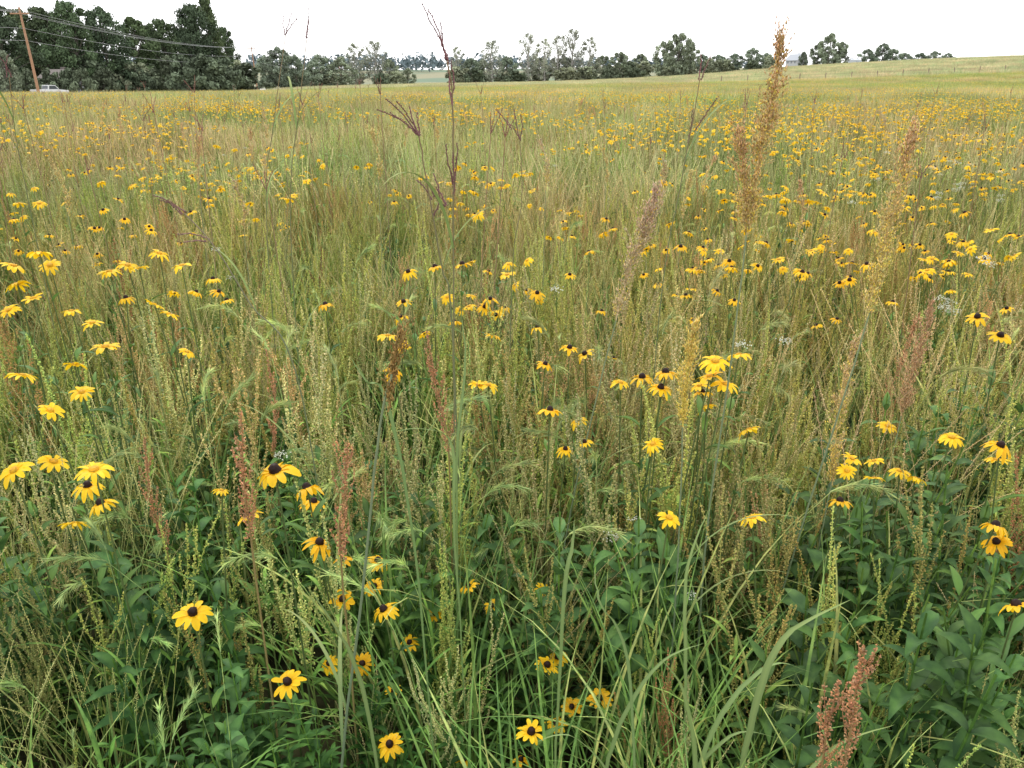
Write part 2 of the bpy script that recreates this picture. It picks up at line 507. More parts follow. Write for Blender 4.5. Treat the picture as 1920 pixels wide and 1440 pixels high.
# ---- middle-distance patches
mids = []
d1 = [mk(dock, 0, 0, .9, c, 1, 3).arr() for c in (OLIVE, STRAW, mixc(OLIVE, STRAW, .5), mixc(OLIVE, RUST, .6), mixc(OLIVE, GREEN, .3), mixc(STRAW, TAN, .6))]
t1 = [mk(tuft, 0, 0, 14, (.35, .9), (.006, .012), GREEN, mixc(GREEN, PALE, .5), 1).arr() for i in range(3)]
f1 = [mk(finegrass, 0, 0, 12, (.7, 1.0), c, 1).arr() for c in (STRAW, TAN)]
r1_ = [mk(wildrye, 0, 0, 2, (.6, .9), 1).arr() for i in range(2)]
b1_ = [m.arr() for m in forbs[1:4]]
for i in range(7):
    m = MB()
    dk, tk = ((.45, .65), (.40, .67), (.48, .67), (.36, .62), (.50, .65), (.42, .69), (.40, .58))[i]
    for k in range(100):
        x, yy = R.uniform(-.75, .75), R.uniform(-.75, .75); u = R.random(); s = R.uniform(.62, 1.14)
        a = R.choice(d1) if u < dk else R.choice(t1) if u < tk else R.choice(f1) if u < .90 else R.choice(r1_) if u < .93 else R.choice(b1_)
        tt = R.uniform(.70, 1.25)
        m.merge(a, x, yy, 0, R.uniform(0, 6.28), s, None, (tt, tt, tt))
    mids.append(m)
pts = []
y = 7.8
while y < 38:
    st = 1.2 + .25 * SS(y, 10, 40)
    hw = .70 * y + 2
    x = -hw
    while x < hw:
        pts.append(pt(x + R.uniform(-.2, .2), y + R.uniform(-.2, .2), R.uniform(.92, 1.12), R.randrange(7), .02, R.uniform(.82, 1.1)))
        x += st
    y += st
scatter('meadow_grass', pts, mids, M_FAR)

# ---- far patches
def farpatch(size, n, cols, h, w, base=GREEN, bk=.5):
    m = MB()
    for k in range(n):
        x, yy = R.uniform(-size / 2, size / 2), R.uniform(-size / 2, size / 2)
        az = R.uniform(0, 6.28)
        L = R.uniform(.55, 1.15) * h
        P = curve((x, yy, 0), az, L, R.uniform(0, .2), R.uniform(.1, .9), 3)
        c = jit(R.choice(cols), .25)
        a2 = R.uniform(0, 6.28)
        ribbon(m, P, R.uniform(.6, 1.2) * w, (math.cos(a2), math.sin(a2)), mixc(c, base, bk), c)
    return m
fc = [OLIVE, STRAW, STRAW, mixc(OLIVE, STRAW, .5), TAN, TAN, mixc(GREEN, OLIVE, .4), (.44, .40, .16), mixc(RUST, TAN, .5)]
fc2 = [OLIVE, OLIVE, mixc(GREEN, OLIVE, .5), STRAW, mixc(OLIVE, STRAW, .5), (.38, .40, .14)]
fars = [farpatch(4.4, 2400, fc if i < 3 else fc2, 1.0, .03) for i in range(5)]
pts = []
def meadow_end(x):
    return 150 - 26 * SS(-x, 10, 60)
y = 38.5
while y < 150:
    hw = .70 * y + 8; x = -hw
    while x < hw:
        if y < meadow_end(x) and x > -66:
            g = nz(x, y, .035, 4) + R.uniform(-.2, .2)
            pts.append(pt(x + R.uniform(-.5, .5), y + R.uniform(-.5, .5), R.uniform(.95, 1.1), R.randrange(3) if g > -.1 else 3 + R.randrange(2), .01, R.uniform(.85, 1.12)))
        x += 3.9
    y += 3.6
scatter('distant_meadow_grass', pts, fars, M_FAR)
CROP = (.56, .47, .28)
crops = [farpatch(6, 1300, [CROP, CROP, (.52, .45, .25), (.44, .43, .24)], 1.15, .07, CROP, .5) for i in range(4)]
pts = []
y = 157
while y < 345:
    x = -42 if y > 165 else -15
    while x < .64 * y + 25:
        pts.append(pt(x + R.uniform(-.5, .5), y, R.uniform(1, 1.1), R.randrange(4), .005))
        x += 5.6
    y += 5.6
scatter('crop_field', pts, crops, M_FAR)

# ---- flowers in the meadow
fk = [mk(flowerplant, .9, R.randint(1, 3), 'R', 0) for i in range(4)] + [mk(flowerplant, .95, R.randint(2, 4), 'H', 0) for i in range(3)]
pts = []
y = 3.1
while y < 9:
    hw = .70 * y + .6
    for k in range(int(2 * hw * .1 * 15)):
        x = R.uniform(-hw, hw); yy = y + R.uniform(0, .1)
        d = nz(x, yy, .55, 1.3) + .6 * nz(x, yy, 1.7, 9)
        if d < .16 + R.uniform(-.08, .08): continue
        pts.append(pt(x, yy, R.uniform(.85, 1.12), R.randrange(7) if R.random() < .8 else R.randrange(4), .1))
    y += .1
scatter('wildflowers', pts, fk, M_PET)
fk = [mk(flowerplant, 1.0, R.randint(2, 4), 'R' if i < 3 else 'H', 1, R.uniform(.026, .033)) for i in range(5)]
pts = []
y = 9
while y < 48:
    hw = .70 * y + 2
    for k in range(int(2 * hw * .3 * (8 - 5.2 * SS(y, 12, 42)))):
        x = R.uniform(-hw, hw); yy = y + R.uniform(0, .3)
        d = nz(x, yy, .22, 1.3) + .6 * nz(x, yy, .8, 9) + .14 * SS(x / yy, -.25, .25)
        if d < .19 + R.uniform(-.06, .06): continue
        pts.append(pt(x, yy, R.uniform(.9, 1.1), R.randrange(5), .1))
    y += .3
scatter('meadow_flowers', pts, fk, M_PET)
fk = []
for i in range(4):
    m = MB()
    for k in range(14):
        p = (R.gauss(0, .9), R.gauss(0, .9), R.uniform(.92, 1.08))
        flower(m, p, fl_norm(.3), .038, 'H', 2, .3)
    fk.append(m)
pts = []
y = 48
while y < 148:
    hw = .68 * y + 2
    for k in range(int(2 * hw * 1.0 * .13)):
        x = R.uniform(-hw, hw); yy = y + R.uniform(0, 1)
        d = nz(x, yy, .07, 1.3) + .5 * nz(x, yy, .3, 9) + .2 * SS(x / yy, -.3, .4)
        if d < .07 + R.uniform(-.15, .15) or yy > meadow_end(x) - 2: continue
        pts.append(pt(x, yy, 1, R.randrange(4), .02))
    y += 1
scatter('distant_flowers', pts, fk, M_PET)
wk = [mk(whitecluster, .9, 1), mk(whitecluster, .85, 2), mk(whitecluster, 1.05, 4)]
pts = []
for (x, yy, s) in [(.80, 2.6, .95), (.86, 2.65, .93), (.45, 1.6, .6), (.18, 1.75, .72), (.22, 1.8, .7), (-.55, 2.1, .8)]:
    pts.append(pt(x, yy, s, 0, .03))
for k in range(4): pts.append(pt(3.4 + R.gauss(0, .3), 6.3 + R.gauss(0, .5), R.uniform(.95, 1.1), 2, .05))
for k in range(2): pts.append(pt(1.97 + R.gauss(0, .08), 3.4 + R.gauss(0, .1), R.uniform(.95, 1.0), 2, .05))
for k in range(26):
    yy = R.uniform(6, 25); x = R.gauss(.52, .08) * yy
    pts.append(pt(x, yy, R.uniform(.9, 1.1), R.randrange(3), .05))
for k in range(26):
    yy = R.uniform(3, 20); x = R.uniform(-.6, .6) * yy
    pts.append(pt(x, yy, R.uniform(.9, 1.1), R.randrange(2), .05))
scatter('white_wildflowers', pts, wk, M_PET)

# ------------------------------------------------------------------ individual flowers near the viewer
def root_stem(mb, x, y, z, bend=.1):
    a = R.uniform(0, 6.28); k = R.uniform(.02, bend)
    bx, by = x + k * math.cos(a), y + abs(k * math.sin(a)) + .03
    P = []
    for i in range(7):
        t = i / 6; e = t ** 1.5
        P.append((bx + (x - bx) * e, by + (y - by) * e, z * t))
    sc = (.15, .20, .07)
    tube(mb, P, .0026, .0019, mixc(sc, DGREEN, .5), sc, 5)
    return P
FA = """R-47,150,92,46 R-47,172,77,38 R-49,184,67,34 R-65,144,63,38 R-46,140,49,36 R-26,141,32,33 R4,138,38,34 R10,155,25,28 R20,155,32,32 R14,158,27,27 R8,159,38,32 R11,167,34,27 R-28,161,29,24 R-36,166,33,30 R-25,170,36,25 R-28,155,56,35 R-35,182,44,31 R-44,188,48,31 R-43,163,68,37 R-33,178,54,33 R-44,166,33,26 R-11,149,20,24 R-19,176,40,24 R-5,178,41,24 R-11,182,44,27 R8,181,43,30 R-41,172,47,32 R2,149,20,24 R-63,177,67,35 H-89,161,87,44 H-114,173,81,40 H-110,182,79,38 R-99,175,76,37 R-95,172,73,37 H-104,175,66,35
H-64,165,80,20 R10,205,83,34 R18,250,86,34 R23,250,84,34 R9,280,84,34 H50,195,100,40 H57,200,100,36 H49,195,96,36 H53,195,94,36 R38,195,97,35 R33,200,94,33 R37,195,93,33 H29,210,89,30 H57,185,86,34 H35,190,80,29 H52,160,76,31 H34,160,76,31 H106,185,84,34 H112,230,68,30 R115,180,84,36 H118,185,78,32 R105,160,74,35 R106,160,70,32 R96,135,71,36 R140,230,96,37 R144,250,96,37 R77,175,72,31 H85,190,76,27 H93,195,73,27 H82,185,75,26 H95,185,75,29 H99,185,73,30 H89,185,73,26 H-34,220,99,35 H-31,225,94,27 R-32,215,90,31 H-118,190,98,38 H-113,190,89,33 H-110,200,90,34 H-107,210,99,40 H-116,210,94,35 H-157,260,110,40 H-148,260,114,40 H-240,430,106,38 H-250,430,106,38 H-108,270,108,34 H-132,270,106,38 H-128,275,107,37 H-119,280,110,36 H-122,270,107,34 H-136,250,98,32 H-125,240,97,33 H-110,250,100,34 H-106,250,97,33 R-128,270,97,31 H-98,240,88,28 H-7,230,81,33 H-10,230,81,30 R10,240,84,30 R-6,270,84,34 R-28,300,101,36 R-18,300,102,36 R-10,300,86,34 R-40,300,88,34 R-39,310,97,34 R-8,300,89,32 R18,210,78,27 R19,200,76,24 R14,200,74,25 R-69,300,87,34 H164,450,109,40 H157,450,104,38 R50,205,88,27 H49,205,90,28 H50,200,86,28 H-149,240,101,34 H-147,250,102,34 H-157,260,104,38 H-151,270,108,38"""
for tok in FA.split():
    kind = tok[0]; x, y, z, r = [float(v) for v in tok[1:].split(',')]
    x /= 100; y /= 100; z /= 100; r /= 1000
    m = MB()
    P = root_stem(m, x, y, z - .004)
    for i in range(4):
        leaf(m, along(P, R.uniform(.25, .9)), R.uniform(0, 6.28), R.uniform(.05, .10), R.uniform(.012, .022), mixc(GREEN, DGREEN, R.random()))
    nn = (R.gauss(0, .3), R.gauss(-.25 if z < .6 else .0, .28), 1.0)
    flower(m, (x, y, z), nn, r, kind, 0, R.uniform(.0, .35) if kind == 'H' or z < .5 else R.uniform(.15, .6))
    nm = 'black_eyed_susan' if kind == 'R' else 'false_sunflower'
    ob = bpy.data.objects.new(nm, m.mesh(nm, M_PET)); COL.objects.link(ob)

# ------------------------------------------------------------------ tall prairie grasses near the viewer
def wig(P, n=14, amp=.002):
    out = []
    for i in range(n + 1):
        f = i / n * (len(P) - 1); k = min(int(f), len(P) - 2); t = f - k
        a, b, c, d = P[max(k - 1, 0)], P[k], P[k + 1], P[min(k + 2, len(P) - 1)]
        q = tuple(.5 * (2 * b[j] + (c[j] - a[j]) * t + (2 * a[j] - 5 * b[j] + 4 * c[j] - d[j]) * t * t +
                        (-a[j] + 3 * b[j] - 3 * c[j] + d[j]) * t ** 3) for j in range(3))
        out.append((q[0] + R.gauss(0, amp), q[1] + R.gauss(0, amp), q[2]))
    return out
def P3(y, s, dy=.0):
    p = []
    for i, c in enumerate(s.split()):
        a, b = c.split(','); p.append((float(a), y + dy * i, float(b)))
    return p
PURP = (.22, .10, .10)
def spike(mb, P, col=PURP):
    P = wig(P, 12, .0012)
    tube(mb, P, .0018, .0009, col, col, 4)
    beads(mb, P, .0036, .0023, .006, 3, col, 0, .35)
def bluestem(y, stem, heads, r=.0019, c1=(.26, .17, .09), col=PURP, lv=3):
    m = MB()
    S_ = P3(y, stem)
    b = S_[0]; n = S_[1]
    if b[2] > .02:
        S_ = [(b[0] - (n[0] - b[0]) * .5, y + .03, 0)] + S_
    S2 = wig(S_, 26, .0006)
    tube(m, S2, r, r * .6, (.15, .22, .10), c1, 5)
    for h in heads:
        spike(m, [tuple(q) for q in P3(y + R.uniform(-.02, .02), h, R.uniform(-.015, .015))], jit(col, .2))
    for i in range(lv):
        a = R.uniform(0, 6.28)
        q = along(S2, R.uniform(.1, .6))
        P = curve(q, a, R.uniform(.2, .4), .3, R.uniform(1.4, 2.3), 12, 1.4)
        ribbon(m, P, R.uniform(.006, .010), (-math.sin(a), math.cos(a)), jit((.15, .23, .07)), jit((.24, .28, .09)), .4)
    ob = bpy.data.objects.new('big_bluestem_grass', m.mesh('big_bluestem_grass', M_HERO)); COL.objects.link(ob)

bluestem(1.9, "-.159,.234 -.1455,.70 -.138,1.117 -.130,1.439 -.1285,1.617 -.138,1.69",
         ["-.138,1.69 -.1515,1.728 -.188,1.80", "-.138,1.69 -.148,1.733 -.172,1.787", "-.138,1.69 -.1437,1.724 -.1495,1.762",
          "-.1285,1.60 -.134,1.66 -.1377,1.703", "-.1285,1.617 -.126,1.65 -.129,1.69", "-.130,1.428 -.139,1.473 -.1425,1.52",
          "-.130,1.428 -.1225,1.473 -.12,1.52", "-.131,1.41 -.128,1.46 -.131,1.50", "-.15,1.385 -.172,1.41 -.19,1.445", "-.15,1.385 -.165,1.42 -.175,1.455"], .0027)
bluestem(2.1, "-.156,1.03 -.179,1.203 -.2097,1.417 -.225,1.524",
         ["-.225,1.524 -.27,1.56 -.324,1.584", "-.225,1.524 -.265,1.575 -.302,1.607", "-.225,1.524 -.252,1.57 -.277,1.602",
          "-.225,1.524 -.238,1.565 -.244,1.592", "-.225,1.524 -.229,1.555 -.231,1.576", "-.225,1.524 -.25,1.55 -.288,1.578",
          "-.20,1.37 -.215,1.40 -.235,1.42", "-.195,1.33 -.18,1.37 -.185,1.40"], .0026)
bluestem(2.0, "-.543,.92 -.643,1.13 -.717,1.276 -.777,1.352",
         ["-.777,1.352 -.815,1.37 -.852,1.38", "-.777,1.352 -.81,1.385 -.842,1.396", "-.777,1.352 -.79,1.375 -.802,1.388",
          "-.728,1.288 -.765,1.302 -.805,1.302", "-.728,1.288 -.76,1.288 -.792,1.282"], .0022, (.28, .2, .14), (.28, .15, .12))
bluestem(3.0, "-.0,.97 .034,1.24 .0275,1.455", ["-.0,1.49 -.03,1.53 -.058,1.556", ".0275,1.455 .0,1.50 -.029,1.522", ".0275,1.455 .015,1.51 .007,1.556", ".0275,1.455 .035,1.50 .03,1.54"], .002)
bluestem(3.2, "-.935,1.135 -.867,1.522 -.80,1.80", ["-.80,1.80 -.805,1.835 -.804,1.863", "-.80,1.80 -.787,1.84 -.776,1.877", "-.80,1.80 -.778,1.83 -.754,1.856"], .002)
bluestem(3.0, "-.792,1.146 -.7235,1.564 -.681,1.78", ["-.681,1.78 -.675,1.83 -.672,1.88", "-.681,1.78 -.672,1.81 -.668,1.845"], .002)
bluestem(2.6, ".477,.992 .513,1.343 .538,1.546 .549,1.65", [".549,1.65 .552,1.69 .55,1.722", ".549,1.65 .565,1.69 .577,1.716", ".54,1.51 .575,1.56 .605,1.598", ".53,1.47 .535,1.52 .54,1.57"], .0022, lv=2)
bluestem(3.4, "-1.94,1.3 -1.93,1.55 -1.92,1.66", ["-1.92,1.66 -1.915,1.70 -1.90,1.74", "-1.92,1.66 -1.925,1.70 -1.935,1.73"], .002)
for i in range(120):   # scattered thin bluestem further out
    y0 = R.uniform(3.2, 18); x0 = R.uniform(-.62, .62) * y0; hh = R.uniform(1.15, 1.6)
    if i < 55: x0 = R.uniform(-.62, -.15) * y0
    dx = R.uniform(-.08, .08)
    tx, tz = x0 + dx, hh
    hd = ["%.3f,%.3f %.3f,%.3f %.3f,%.3f" % (tx, tz, tx + g * .4, tz + .035, tx + g, tz + R.uniform(.06, .1)) for g in (R.uniform(-.05, 0), R.uniform(-.01, .02), R.uniform(0, .05))]
    bluestem(y0, "%.3f,.3 %.3f,%.3f %.3f,%.3f" % (x0, x0 + dx * .4, hh * .6, tx, tz), hd, .0027, (.32, .19, .11), (.28, .13, .10), 1)

def plume(mb, P, w, c_top, c_low, anther, n=420, sz=.0035):
    P = wig(P, 14, .001)
    tube(mb, P, .0016, .0008, c_low, c_top, 4)
    nb = n // 12
    for b in range(nb):
        # branchlets leave the axis in whorls, so the plume has gaps
        t = min(.97, (int(R.uniform(0, 15)) + R.uniform(-.3, .3) + .4) / 15); t = max(0, t); q = along(P, t)
        q2 = along(P, min(1, t + .06)); d = Vector(q2) - Vector(q)
        if d.length < 1e-6: d = Vector((0, 0, 1))
        d.normalize()
        o = Vector((R.gauss(0, 1), R.gauss(0, 1), R.gauss(0, .3))).normalized()
        env = w * (math.sin(pi * min(1, t * .85 + .12)) ** .8) * R.uniform(.5, 1.5)
        l = R.uniform(.025, .065)
        dirv = (d + o * env / l * .9).normalized()
        tip = Vector(q) + dirv * l
        tube(mb, [q, tuple(Vector(q) + dirv * l * .5), tuple(tip)], .0006, .0004, c_low, c_low, 3)
        for k in range(12):
            s = R.uniform(.2, 1.1)
            p = Vector(q) + dirv * l * s + Vector((R.gauss(0, 1), R.gauss(0, 1), R.gauss(0, 1))) * .0032
            c = mixc(c_low, c_top, t); sq = .32; jl = R.uniform(.9, 1.7)
            if R.random() < anther * (1.1 - t): c = (.85, .68, .14); jl = .8
            dd = (dirv + Vector((R.gauss(0, .3), R.gauss(0, .3), R.gauss(0, .3)))).normalized()
            bead(mb, tuple(p), tuple(dd), sz * sq, sz * jl, jit(c, .35))
def indian(y, stem, plumes, w, ct, cl, an, r=.0024, n=1500, sz=.0052, lv=2):
    m = MB()
    S_ = P3(y, stem)
    b, nn = S_[0], S_[1]
    if b[2] > .02: S_ = [(b[0] - (nn[0] - b[0]) * b[2] / max(.05, nn[2] - b[2]) * .7, y + .02, 0)] + S_
    S2 = wig(S_, 24, .0004)
    tube(m, S2, r, r * .6, (.12, .19, .11), (.26, .30, .16), 6)
    for j, q in enumerate(plumes): plume(m, P3(y, q, R.uniform(-.01, .01)), w, ct, cl, an, n if j == 0 else int(n * .6), sz)
    for i in range(lv):
        a = R.uniform(0, 6.28); q = along(S2, R.uniform(.15, .5))
        Pq = curve(q, a, R.uniform(.25, .4), .25, R.uniform(1.4, 2.2), 12, 1.5)
        ribbon(m, Pq, R.uniform(.007, .010), (-math.sin(a), math.cos(a)), jit((.14, .22, .08)), jit((.24, .28, .1)), .4)
    ob = bpy.data.objects.new('indian_grass', m.mesh('indian_grass', M_HERO)); COL.objects.link(ob)
BR = (.62, .38, .19)
indian(1.7, ".46,.125 .4505,.663 .4675,1.03 .4765,1.354", [".481,1.364 .484,1.50 .4945,1.60 .50,1.697", ".478,1.35 .462,1.44 .441,1.545"], .028, BR, (.70, .52, .2), .4, .0028, n=1600)
indian(1.8, ".626,.07 .7057,.605 .77,.993 .797,1.182", [".791,1.147 .807,1.314 .824,1.427 .833,1.520"], .030, BR, (.72, .58, .22), .6, .0028, n=1900)
indian(2.0, ".093,.048 .158,.555 .218,.893 .261,1.104", [".258,1.091 .284,1.225 .312,1.302 .337,1.378"], .032, (.66, .46, .32), (.66, .52, .28), .3, .0028, n=1500)
indian(1.6, ".368,.515 .362,.787 .354,.973", [".354,.973 .353,1.068 .358,1.158"], .019, (.78, .6, .18), (.85, .66, .14), .8, n=750)
indian(1.9, ".793,.386 .808,.701", [".81,.686 .801,.903 .817,1.066"], .022, (.64, .46, .24), (.66, .5, .2), .5, n=1200)
indian(2.2, "1.087,.373 1.106,.753", ["1.106,.753 1.12,.897 1.143,1.05"], .026, (.60, .36, .20), (.6, .40, .2), 0, n=1200)
indian(1.3, "-.339,.366 -.271,.785 -.223,1.10 -.198,1.194", ["-.207,1.127 -.198,1.194 -.184,1.24"], .006, (.36, .22, .07), (.38, .25, .08), 0, .0034, 480, .0048)
for i in range(60):
    y0 = R.uniform(2.8, 15); x0 = R.uniform(-.6, .62) * y0; hh = R.uniform(.95, 1.22)
    indian(y0, "%.3f,.3 %.3f,%.3f" % (x0, x0 + .01, hh), ["%.3f,%.3f %.3f,%.3f %.3f,%.3f" % (x0 + .01, hh - .01, x0 + .02, hh + .1, x0 + R.uniform(-.02, .06), hh + .2)],
           .026, R.choice([BR, (.64, .52, .2), (.62, .48, .28)]), (.64, .5, .22), .3, .002, 340, .0075, 1)

def rustdock(y, s, w=.018):
    m = MB(); P = P3(y, s); b = P[0]
    c = (.56, .29, .14)
    tube(m, wig([(b[0], y + .02, 0), b] + P[1:], 14, .001), .0028, .001, (.24, .22, .08), (.4, .22, .1), 5)
    W = wig(P, 10, .001)
    beads(m, W, w * .6, .0034, .008, 5, c, 0, .4)
    for i in range(22):
        q = along(W, R.uniform(0, .8)); B = curve(q, R.uniform(0, 6.28), R.uniform(.03, .08), .7, .1, 4, .7)
        tube(m, B, .0007, .0005, c, c, 3)
        beads(m, B, .006, .0032, .008, 3, jit(c, .2), 0, .4)
    ob = bpy.data.objects.new('curly_dock', m.mesh('curly_dock', M_HERO)); COL.objects.link(ob)
rustdock(1.5, "-.535,.767 -.534,.90 -.524,1.049", .018)
rustdock(1.5, "-.353,.717 -.337,.865 -.324,.982", .018)
rustdock(1.0, ".506,.55 .506,.772 .506,.886", .024)
rustdock(1.03, ".49,.5 .486,.7 .492,.80", .02)
rustdock(1.9, "-.158,.78 -.178,.903 -.202,1.093", .012)
rustdock(2.6, "1.25,.6 1.28,.80 1.31,.95", .018)
rustdock(1.9, "-.9,.5 -.92,.65 -.91,.82", .012)
rustdock(2.3, "-.72,.6 -.70,.75 -.71,.92", .012)

# broad arching grass blades close by
m = MB()
bp_ = lambda t: (.25 + 1.5 * t if t < .5 else max(.03, 1 - ((t - .5) / .5) ** 2))
for (y, s, w) in [(1.2, "-.24,0 -.25,.45 -.276,.655 -.312,.745 -.360,.826", .015), (1.35, "-.15,0 -.18,.8 -.221,1.114 -.257,1.149 -.286,1.193", .011),
                  (1.3, ".36,0 .345,.4 .331,.621 .324,.797 .357,.917", .008), (1.05, ".36,0 .37,.5 .390,.729 .428,.839 .524,.896", .012),
                  (1.5, "-.10,0 -.11,.5 -.120,.779 -.121,.959 -.18,.99 -.256,.976", .008), (1.25, ".08,0 .085,.5 .094,.797 .106,.872 .109,.924", .009),
                  (1.0, ".22,0 .2,.5 .171,.840 .129,.932 .119,.985", .006), (1.7, "-.14,0 -.13,.5 -.125,.853 -.103,1.056 -.112,1.198", .008),
                  (1.1, ".30,0 .31,.4 .34,.62 .42,.74 .50,.72", .009), (1.05, ".25,0 .22,.35 .17,.55 .10,.64 .04,.62", .008),
                  (1.05, ".28,0 .30,.4 .30,.6 .27,.74 .22,.80", .009), (1.1, ".20,0 .24,.3 .3,.5 .38,.6 .46,.58", .008),
                  (1.0, ".33,0 .36,.3 .42,.52 .50,.66 .60,.70", .008), (1.15, ".18,0 .16,.3 .18,.55 .25,.7 .33,.74", .008)]:
    Q = wig(P3(y, s, .012), 22, .0006)
    ribbon(m, Q, w, (.8, -.6), jit((.11, .18, .06)), jit((.20, .28, .10)), .45, bp_)
ob = bpy.data.objects.new('bluestem_leaves', m.mesh('bluestem_leaves', M_HERO)); COL.objects.link(ob)

# ------------------------------------------------------------------ ground
def axis(lims):
    out = []
    for a, b, s in lims:
        v = a
        while v < b - 1e-6: out.append(v); v += s
    out.append(lims[-1][1]); return out
ys = axis([(-30, 60, 3), (60, 400, 6), (400, 1000, 25), (1000, 3000, 200)])
xs = axis([(-2400, -400, 200), (-400, -120, 20), (-120, 260, 6), (260, 500, 20), (500, 2500, 200)])
vs = [(x, y, H(x, y) + .02 * noise.noise(Vector((x * .3, y * .3, 0)))) for y in ys for x in xs]
nx = len(xs)
fs = [(j * nx + i, j * nx + i + 1, (j + 1) * nx + i + 1, (j + 1) * nx + i) for j in range(len(ys) - 1) for i in range(nx - 1)]
me = bpy.data.meshes.new('ground'); me.from_pydata(vs, [], fs)
g = bpy.data.objects.new('ground', me); COL.objects.link(g)
m, nt, N, L = new_mat('ground_soil')
out = N.new('ShaderNodeOutputMaterial'); bs = N.new('ShaderNodeBsdfPrincipled'); bs.inputs['Roughness'].default_value = .95
bs.inputs['Specular IOR Level'].default_value = .1
geo = N.new('ShaderNodeNewGeometry'); sp = N.new('ShaderNodeSeparateXYZ'); L.new(geo.outputs['Position'], sp.inputs[0])
n1 = N.new('ShaderNodeTexNoise'); n1.inputs['Scale'].default_value = 9; n1.inputs['Detail'].default_value = 8
L.new(geo.outputs['Position'], n1.inputs['Vector'])
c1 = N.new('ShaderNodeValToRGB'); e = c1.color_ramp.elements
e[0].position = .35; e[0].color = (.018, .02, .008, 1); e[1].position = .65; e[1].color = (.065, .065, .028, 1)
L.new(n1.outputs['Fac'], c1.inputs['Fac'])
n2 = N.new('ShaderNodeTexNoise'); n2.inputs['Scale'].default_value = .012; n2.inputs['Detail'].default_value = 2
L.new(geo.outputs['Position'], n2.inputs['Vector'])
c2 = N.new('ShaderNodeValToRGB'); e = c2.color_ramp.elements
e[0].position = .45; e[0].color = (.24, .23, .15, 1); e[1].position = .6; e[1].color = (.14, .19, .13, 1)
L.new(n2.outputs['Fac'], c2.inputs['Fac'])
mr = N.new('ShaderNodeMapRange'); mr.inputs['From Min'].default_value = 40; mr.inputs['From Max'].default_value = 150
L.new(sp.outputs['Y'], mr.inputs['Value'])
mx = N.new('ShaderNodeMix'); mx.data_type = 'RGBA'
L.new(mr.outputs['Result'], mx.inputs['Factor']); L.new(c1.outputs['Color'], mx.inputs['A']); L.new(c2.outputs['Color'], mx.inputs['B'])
L.new(mx.outputs['Result'], bs.inputs['Base Color'])
bp = N.new('ShaderNodeBump'); bp.inputs['Distance'].default_value = .03; L.new(n1.outputs['Fac'], bp.inputs['Height']); L.new(bp.outputs[0], bs.inputs['Normal'])
L.new(bs.outputs[0], out.inputs['Surface'])
me.materials.append(m)

# gravel road at the left field edge
vs = []; fs = []
ry = list(range(-20, 421, 6))
for j, y in enumerate(ry):
    for x in (-77.5, -76, -72.5, -69, -67.5):
        z = H(x, y) + (.12 if x in (-76, -72.5, -69) else -.1) + (.05 if x == -72.5 else 0)
        vs.append((x, y, z))
for j in range(len(ry) - 1):
    for i in range(4): fs.append((j * 5 + i, j * 5 + i + 1, j * 5 + i + 6, j * 5 + i + 5))
me = bpy.data.meshes.new('road'); me.from_pydata(vs, [], fs); me.materials.append(simple_mat('gravel', (.42, .40, .36), .95, 8, .2))
COL.objects.link(bpy.data.objects.new('road', me))

# ------------------------------------------------------------------ trees
def tree_mesh(name, Ht, Wd, leaf_s, nleaf, col, bark, nblob=34, low=.18, dens=1.0, seed=0, top_bias=0):
    rr = random.Random(seed); m = MB()
    tr = [(0, 0, -.3)]
    for i in range(1, 7):
        t = i / 6; tr.append((rr.gauss(0, .015) * Ht, rr.gauss(0, .015) * Ht, Ht * .8 * t))
    tube(m, tr, Ht * .024, Ht * .006, bark, bark, 7)
    blobs = []
    for i in range(nblob):
        t = low + (1 - low) * (i + rr.random()) / nblob
        env = math.sin(pi * min(1, max(0, (t - low) / (1 - low) * .86 + .14))) ** .6
        a = i * 2.4 + rr.uniform(-.5, .5); rad = Wd * env * rr.uniform(.25, 1.0)
        br = Wd * rr.uniform(.18, .34) * (.6 + .4 * env)
        c = (rad * math.cos(a), rad * math.sin(a), Ht * (t * .95))
        blobs.append((c, br, rr.uniform(.65, 1.3)))
        q = along(tr, max(.12, t * .8)); mid = tuple((q[k] * .5 + c[k] * .5) + (0, 0, -.03 * Ht)[k] for k in range(3))
        tube(m, [q, mid, c], Ht * .007, Ht * .002, bark, bark, 4)
        if dens < 1:
            for s in range(5):
                e = Vector((rr.gauss(0, 1), rr.gauss(0, 1), abs(rr.gauss(0, 1)) + .5)).normalized() * br * 1.2
                tube(m, [c, tuple(Vector(c) + e * .5), tuple(Vector(c) + e)], Ht * .002, Ht * .0008, bark, bark, 3)
    per = nleaf // nblob
    for (c, br, sh) in blobs:
        for k in range(int(per * dens * rr.uniform(.6, 1.3))):
            o = Vector((rr.gauss(0, 1), rr.gauss(0, 1), rr.gauss(0, 1))).normalized()
            d = br * (rr.random() ** .45) * (1 + .5 * noise.noise(o * 2.3 + Vector(c)))
            p = Vector(c) + Vector((o.x * d, o.y * d, o.z * d * .8))
            n = (o + Vector((rr.gauss(0, .6), rr.gauss(0, .6), rr.gauss(0, .6)))).normalized()
            u = n.cross(Vector((rr.random(), rr.random(), .3))).normalized(); w = n.cross(u)
            s = leaf_s * rr.uniform(.6, 1.4)
            k2 = sh * rr.uniform(.75, 1.25)
            cc = (col[0] * k2, col[1] * k2, col[2] * k2)
            m.add([tuple(p + u * s), tuple(p + w * s * .7), tuple(p - u * s), tuple(p - w * s * .7)], [(0, 1, 2, 3)], cc)
    return m.mesh(name, M_TREE, False)
BK = (.16, .14, .12); BKL = (.38, .36, .33)
